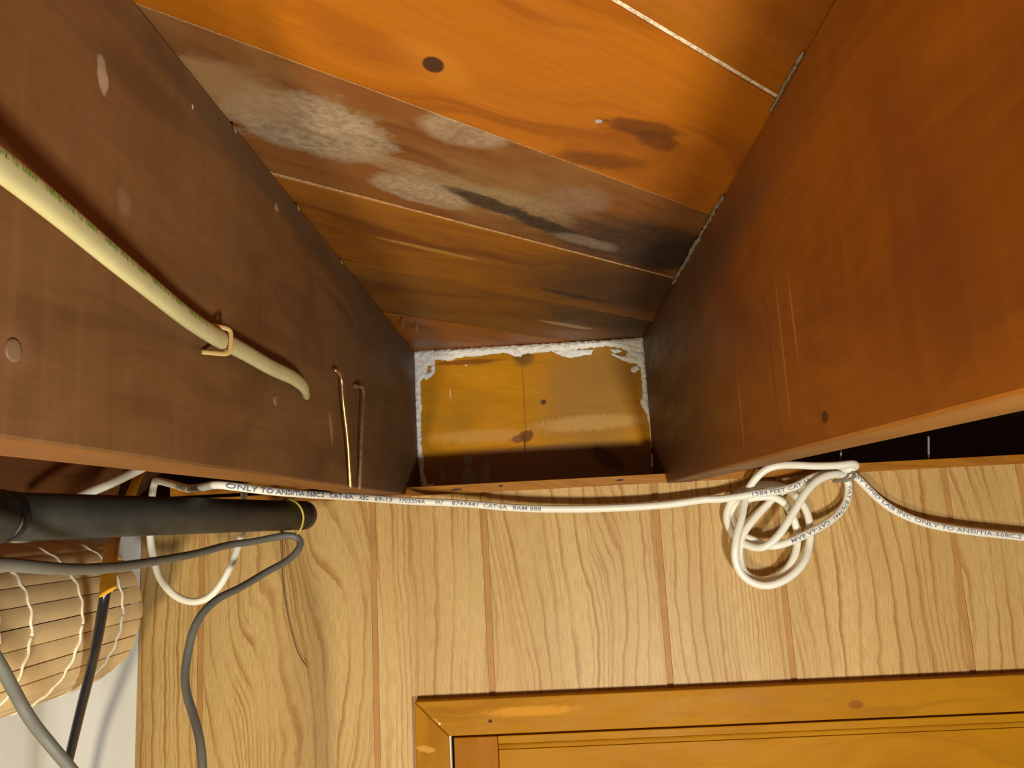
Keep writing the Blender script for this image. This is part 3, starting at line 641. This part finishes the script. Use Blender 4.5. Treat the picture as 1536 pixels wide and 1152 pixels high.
GRAYA = [(-0.3917,0.5000,-0.0228), (-0.3916,0.5200,-0.0486), (-0.3819,0.5400,-0.0852), (-0.3830,0.5600,-0.1094), (-0.3795,0.5700,-0.1269), (-0.3781,0.5800,-0.1387), (-0.3712,0.5900,-0.1556), (-0.3666,0.6000,-0.1700), (-0.3590,0.6100,-0.1890)]
GRAYB = [(-0.3241,0.4200,-0.0093), (-0.3299,0.4600,-0.0130), (-0.3315,0.5000,-0.0176), (-0.3462,0.5600,-0.0224), (-0.3557,0.6200,-0.0251), (-0.3661,0.6800,-0.0258), (-0.3786,0.7800,-0.0250), (-0.3781,0.8400,-0.0226), (-0.3695,0.9000,-0.0168), (-0.3532,0.9300,-0.0117), (-0.3357,0.9500,-0.0083), (-0.3223,0.9600,-0.0068), (-0.3138,0.9650,-0.0073), (-0.3052,0.9670,-0.0136), (-0.3055,0.9600,-0.0232), (-0.3149,0.9500,-0.0352), (-0.3331,0.9200,-0.0513), (-0.3455,0.8900,-0.0620), (-0.3513,0.8700,-0.0672), (-0.3595,0.8500,-0.0720), (-0.3689,0.8300,-0.0846), (-0.3748,0.8200,-0.1014), (-0.3760,0.8100,-0.1265), (-0.3737,0.8000,-0.1443), (-0.3659,0.7900,-0.1617), (-0.3542,0.7800,-0.1786), (-0.3434,0.7700,-0.1978), (-0.3359,0.7600,-0.2203), (-0.3297,0.7500,-0.2452), (-.322,.742,-.34), (-.322,.74,-.50), (-.325,.745,-.85)]
gp = [(-.335,.70,-.85), (-.332,.69,-.62), (-.335,.66,-.38), (-.345,.635,-.26)] + GRAYA[::-1] + [(-.374, .455, -.010)] + GRAYB
gp = [(x, y, z-.0035 if .92 < y else z) for x, y, z in gp]
gr, _, _ = tube('grey_cable', gp, .0043, m_grey, None, 14, .005)
tag(gr, 'grey cable looping below the black pipe and tied to its far end', 'cable')

# black pipe under the joists
PA, PB = Vector((-0.3119, 1.0000, 0.0140)), Vector((-0.3981, 0.5700, 0.0185))
pd = (PB-PA).normalized()
PC = PB + pd*.40
pr = .0183
def along(t, L): p = PA + pd*t; return (p.x, p.y, p.z)
def lathe_along(name, prof, mat, parent, seg=32):
    """profile = [(distance from the far end, radius)]"""
    n = Vector((0, 0, 1)); a = (n - pd*n.dot(pd)).normalized(); b = pd.cross(a)
    bm = bmesh.new(); rings = []
    for t, r in prof:
        c = PA + pd*t + Vector((0, 0, H)); rings.append([bm.verts.new(c+a*(r*math.cos(2*math.pi*k/seg))+b*(r*math.sin(2*math.pi*k/seg))) for k in range(seg)])
    for i in range(len(rings)-1):
        for k in range(seg): bm.faces.new((rings[i][k], rings[i][(k+1) % seg], rings[i+1][(k+1) % seg], rings[i+1][k]))
    bm.faces.new(rings[0]); bm.faces.new(rings[-1])
    bmesh.ops.recalc_face_normals(bm, faces=bm.faces)
    for f in bm.faces: f.smooth = True
    me = bpy.data.meshes.new(name); bm.to_mesh(me); bm.free()
    return link(name, me, mat, parent)
pipe = lathe_along('pipe', [(.006, pr), (.30, pr), (.9, pr)], m_pipe, None)
tag(pipe, 'dark grey pipe hung level under the left joist, its end toward the panelling', 'pipe')
c1 = lathe_along('end_cap', [(.0005, pr*.96), (.0012, pr*1.015), (.016, pr*1.02), (.0166, pr*.99)], m_pipe_dark, pipe)
c2 = lathe_along('coupling', [(.4515, pr*.9), (.4516, pr*1.0), (.455, pr*1.10), (.51, pr*1.10), (.63, pr*1.1)], m_pipe, pipe)
c3 = lathe_along('coupling_ring', [(.444, pr*1.005), (.445, pr*1.05), (.4505, pr*1.06), (.4514, pr*1.0)], m_pipe_dark, pipe)
# thin yellow tie that holds the grey cable to the pipe end
tt = .040; tc = PA + pd*tt
ring = []
a_ = Vector((0, 0, 1)); b_ = pd.cross(a_).normalized()
for k in range(25):
    an = 2*math.pi*k/24
    rr = pr + .0018
    p = tc + a_*(rr*math.cos(an)) + b_*(rr*math.sin(an)) + pd*(.006*math.cos(an))
    if math.cos(an) < -.2: p = p + Vector((0, 0, -.0055*(-math.cos(an)-.2)/.8))
    ring.append((p.x, p.y, p.z))
tie = tube('cable_tie', ring, .0013, m_tie, None, 8, .003)[0]
tag(tie, 'thin yellow tie looped around the dark pipe end and grey cable', 'tie')

BLACK = [(-0.5383,1.0000,0.0986),(-0.5329,0.9700,0.0739),(-0.5176,0.9300,0.0474),(-0.4833,0.8600,0.0030),(-0.4484,0.7900,-0.0308),(-0.4410,0.7700,-0.0494),(-0.4590,0.7900,-0.0965),(-0.4899,0.8300,-0.1419),(-0.5230,0.8700,-0.1904),(-0.5653,0.9200,-0.2590),(-0.5923,0.9500,-0.3077), (-.62,.985,-.45), (-.635,1.02,-.65), (-.64,1.04,-.9)]
bk, _, _ = tube('black_cable', [(x-.004, y+.007, z) for x, y, z in BLACK], .0052, m_black, None, 14, .005)
tag(bk, 'glossy black cable hanging in front of the rolled bamboo shade', 'cable')
STRAP = [(-0.5253,0.9900,0.0831),(-0.5167,0.9600,0.0649),(-0.5067,0.9300,0.0469),(-0.4896,0.8800,0.0180),(-0.4641,0.8200,-0.0075),(-0.4441,0.7800,-0.0304),(-0.4274,0.7500,-0.0533)]
sp_, _, _ = tube('orange_strap', [(x+.003, y-.007, z) for x, y, z in STRAP], .0090, m_strap, None, 12, .004, rn=.0012)
tag(sp_, 'flat orange strap hanging behind the dark pipe along the black cable', 'strap')
WS = [(-0.5060,0.9600,0.0850),(-0.5126,0.9300,0.0726),(-0.5202,0.9000,0.0604),(-0.5276,0.8700,0.0497),(-0.5302,0.8400,0.0380),(-.533,.81,.022)]
ws, _, _ = tube('white_cord', WS, .0056, m_cat, None, 12, .004)
tag(ws, 'short white cord slanting down behind the dark pipe at far left', 'cord')

# ------------------------------------------------------------------ rolled bamboo shade
shade = empty('roll_shade'); shade.location = (-.588, .952, -.185+H)
tag(shade, 'rolled bamboo slat shade with cream stitching hanging at far left', 'shade')
AX, AZ, RR = -.588, -.091, .0865
Y0, Y1 = .30, .952
NS = 28
core = bmesh.new()
prof = [(Y0+.01, RR*.93), (Y1-.012, RR*.93)]
rg = [[core.verts.new((AX+r*math.cos(2*math.pi*k/40), y, AZ+H+r*math.sin(2*math.pi*k/40))) for k in range(40)] for y, r in prof]
for k in range(40): core.faces.new((rg[0][k], rg[0][(k+1) % 40], rg[1][(k+1) % 40], rg[1][k]))
core.faces.new(rg[0]); core.faces.new(rg[1])
o = link('rolled_core', mesh_from_bm('rolled_core', core), m_slat_in); into(o, shade)
# one slat, curved across, shared by all of them
sw = 2*math.pi*RR/NS
bm = bmesh.new(); sec = []
for k in range(7):
    u = (k/6-.5)*sw*.955; sec.append((u, .0016*(1-(2*u/sw)**2)+.0006))
sec += [(sw*.465, -.0026), (-sw*.465, -.0026)]
A = [bm.verts.new((u, Y0, h)) for u, h in sec]; B = [bm.verts.new((u, Y1, h)) for u, h in sec]
for i in range(len(sec)): bm.faces.new((A[i], A[(i+1) % len(sec)], B[(i+1) % len(sec)], B[i]))
bm.faces.new(A); bm.faces.new(B)
slat_me = mesh_from_bm('slat', bm); slat_me.materials.append(m_slat)
for k in range(NS):
    an = 2*math.pi*k/NS
    o = bpy.data.objects.new('slat', slat_me); COL.objects.link(o)
    o.rotation_euler = (0, math.pi/2-an, 0)
    r = RR + random.uniform(-.0008, .0008)
    o.location = (AX + r*math.cos(an), random.uniform(-.002, .002), AZ+H + r*math.sin(an))
    o.rotation_mode = 'XYZ'
    into(o, shade)
for yc in (.70, .745, .828, .907):
    pts = []
    n = NS*6
    for k in range(n+1):
        an = 2*math.pi*k/n; ph = k/6
        rr = RR + .0024 + .0006*math.cos(2*math.pi*(ph))
        pts.append(Vector((AX+rr*math.cos(an), yc+.0013*math.sin(2*math.pi*ph*1.0)+.004*math.sin(an*2), AZ+H+rr*math.sin(an))))
    o, _, _ = tube('stitch_cord', None, .0015, m_cord, None, 6, raw=pts); into(o, shade)
# two hanging loops carry the roll from the joist above
for yc in (.42, .66):
    o, _, _ = tube('hanging_cord', [(-.618, yc, .0335), (-.60, yc, .02), (AX+.0, yc, AZ+RR+.003)], .0014, m_cord, None, 6); into(o, shade)

# ------------------------------------------------------------------ small hardware at the knot
nail, _, _ = tube('support_nail', [(.4252, 1.112, .0465), (.4255, 1.104, .0560), (.4262, 1.100, .0650), (.4264, 1.1, .0675)], .0016, m_steel, None, 10, .003)
tag(nail, 'bright nail standing on the trim above the cable knot', 'nail')
nail2, _, _ = tube('support_nail', [(.5458, 1.100, .0465), (.5480, 1.1, .064), (.5502, 1.1, .0800)], .0016, m_steel, None, 10, .003)
tag(nail2, 'dim nail standing on the trim in the dark gap at right', 'nail')
clp, _, _ = tube('cable_clip', [(.404, 1.084, .0240), (.412, 1.058, .0235), (.4200, 1.056, .0255), (.4240, 1.060, .0320), (.4242, 1.070, .0390), (.4215, 1.083, .0420)], .0026, m_clip, None, 10, .002, rn=.0012)
tag(clp, 'small grey clip gathering the white cable knot at the trim', 'clip')
th, _, _ = tube('shadow_thread', [(-0.3666,1.0750,0.0047), (-0.3700,1.0850,-0.0360), (-0.3701,1.0880,-0.0728), (-0.3649,1.0890,-0.1139), (-0.3565,1.0890,-0.1501), (-0.3469,1.0880,-0.1769), (-0.3362,1.0860,-0.1902)], .0008, m_shadow_thread, None, 6, .004)  # thin strand modelled in place of a shadow line on the panelling
tag(th, 'thin brown thread standing in for a shadow line on the panelling below the pipe end', 'thread')
bpy.context.view_layer.update()
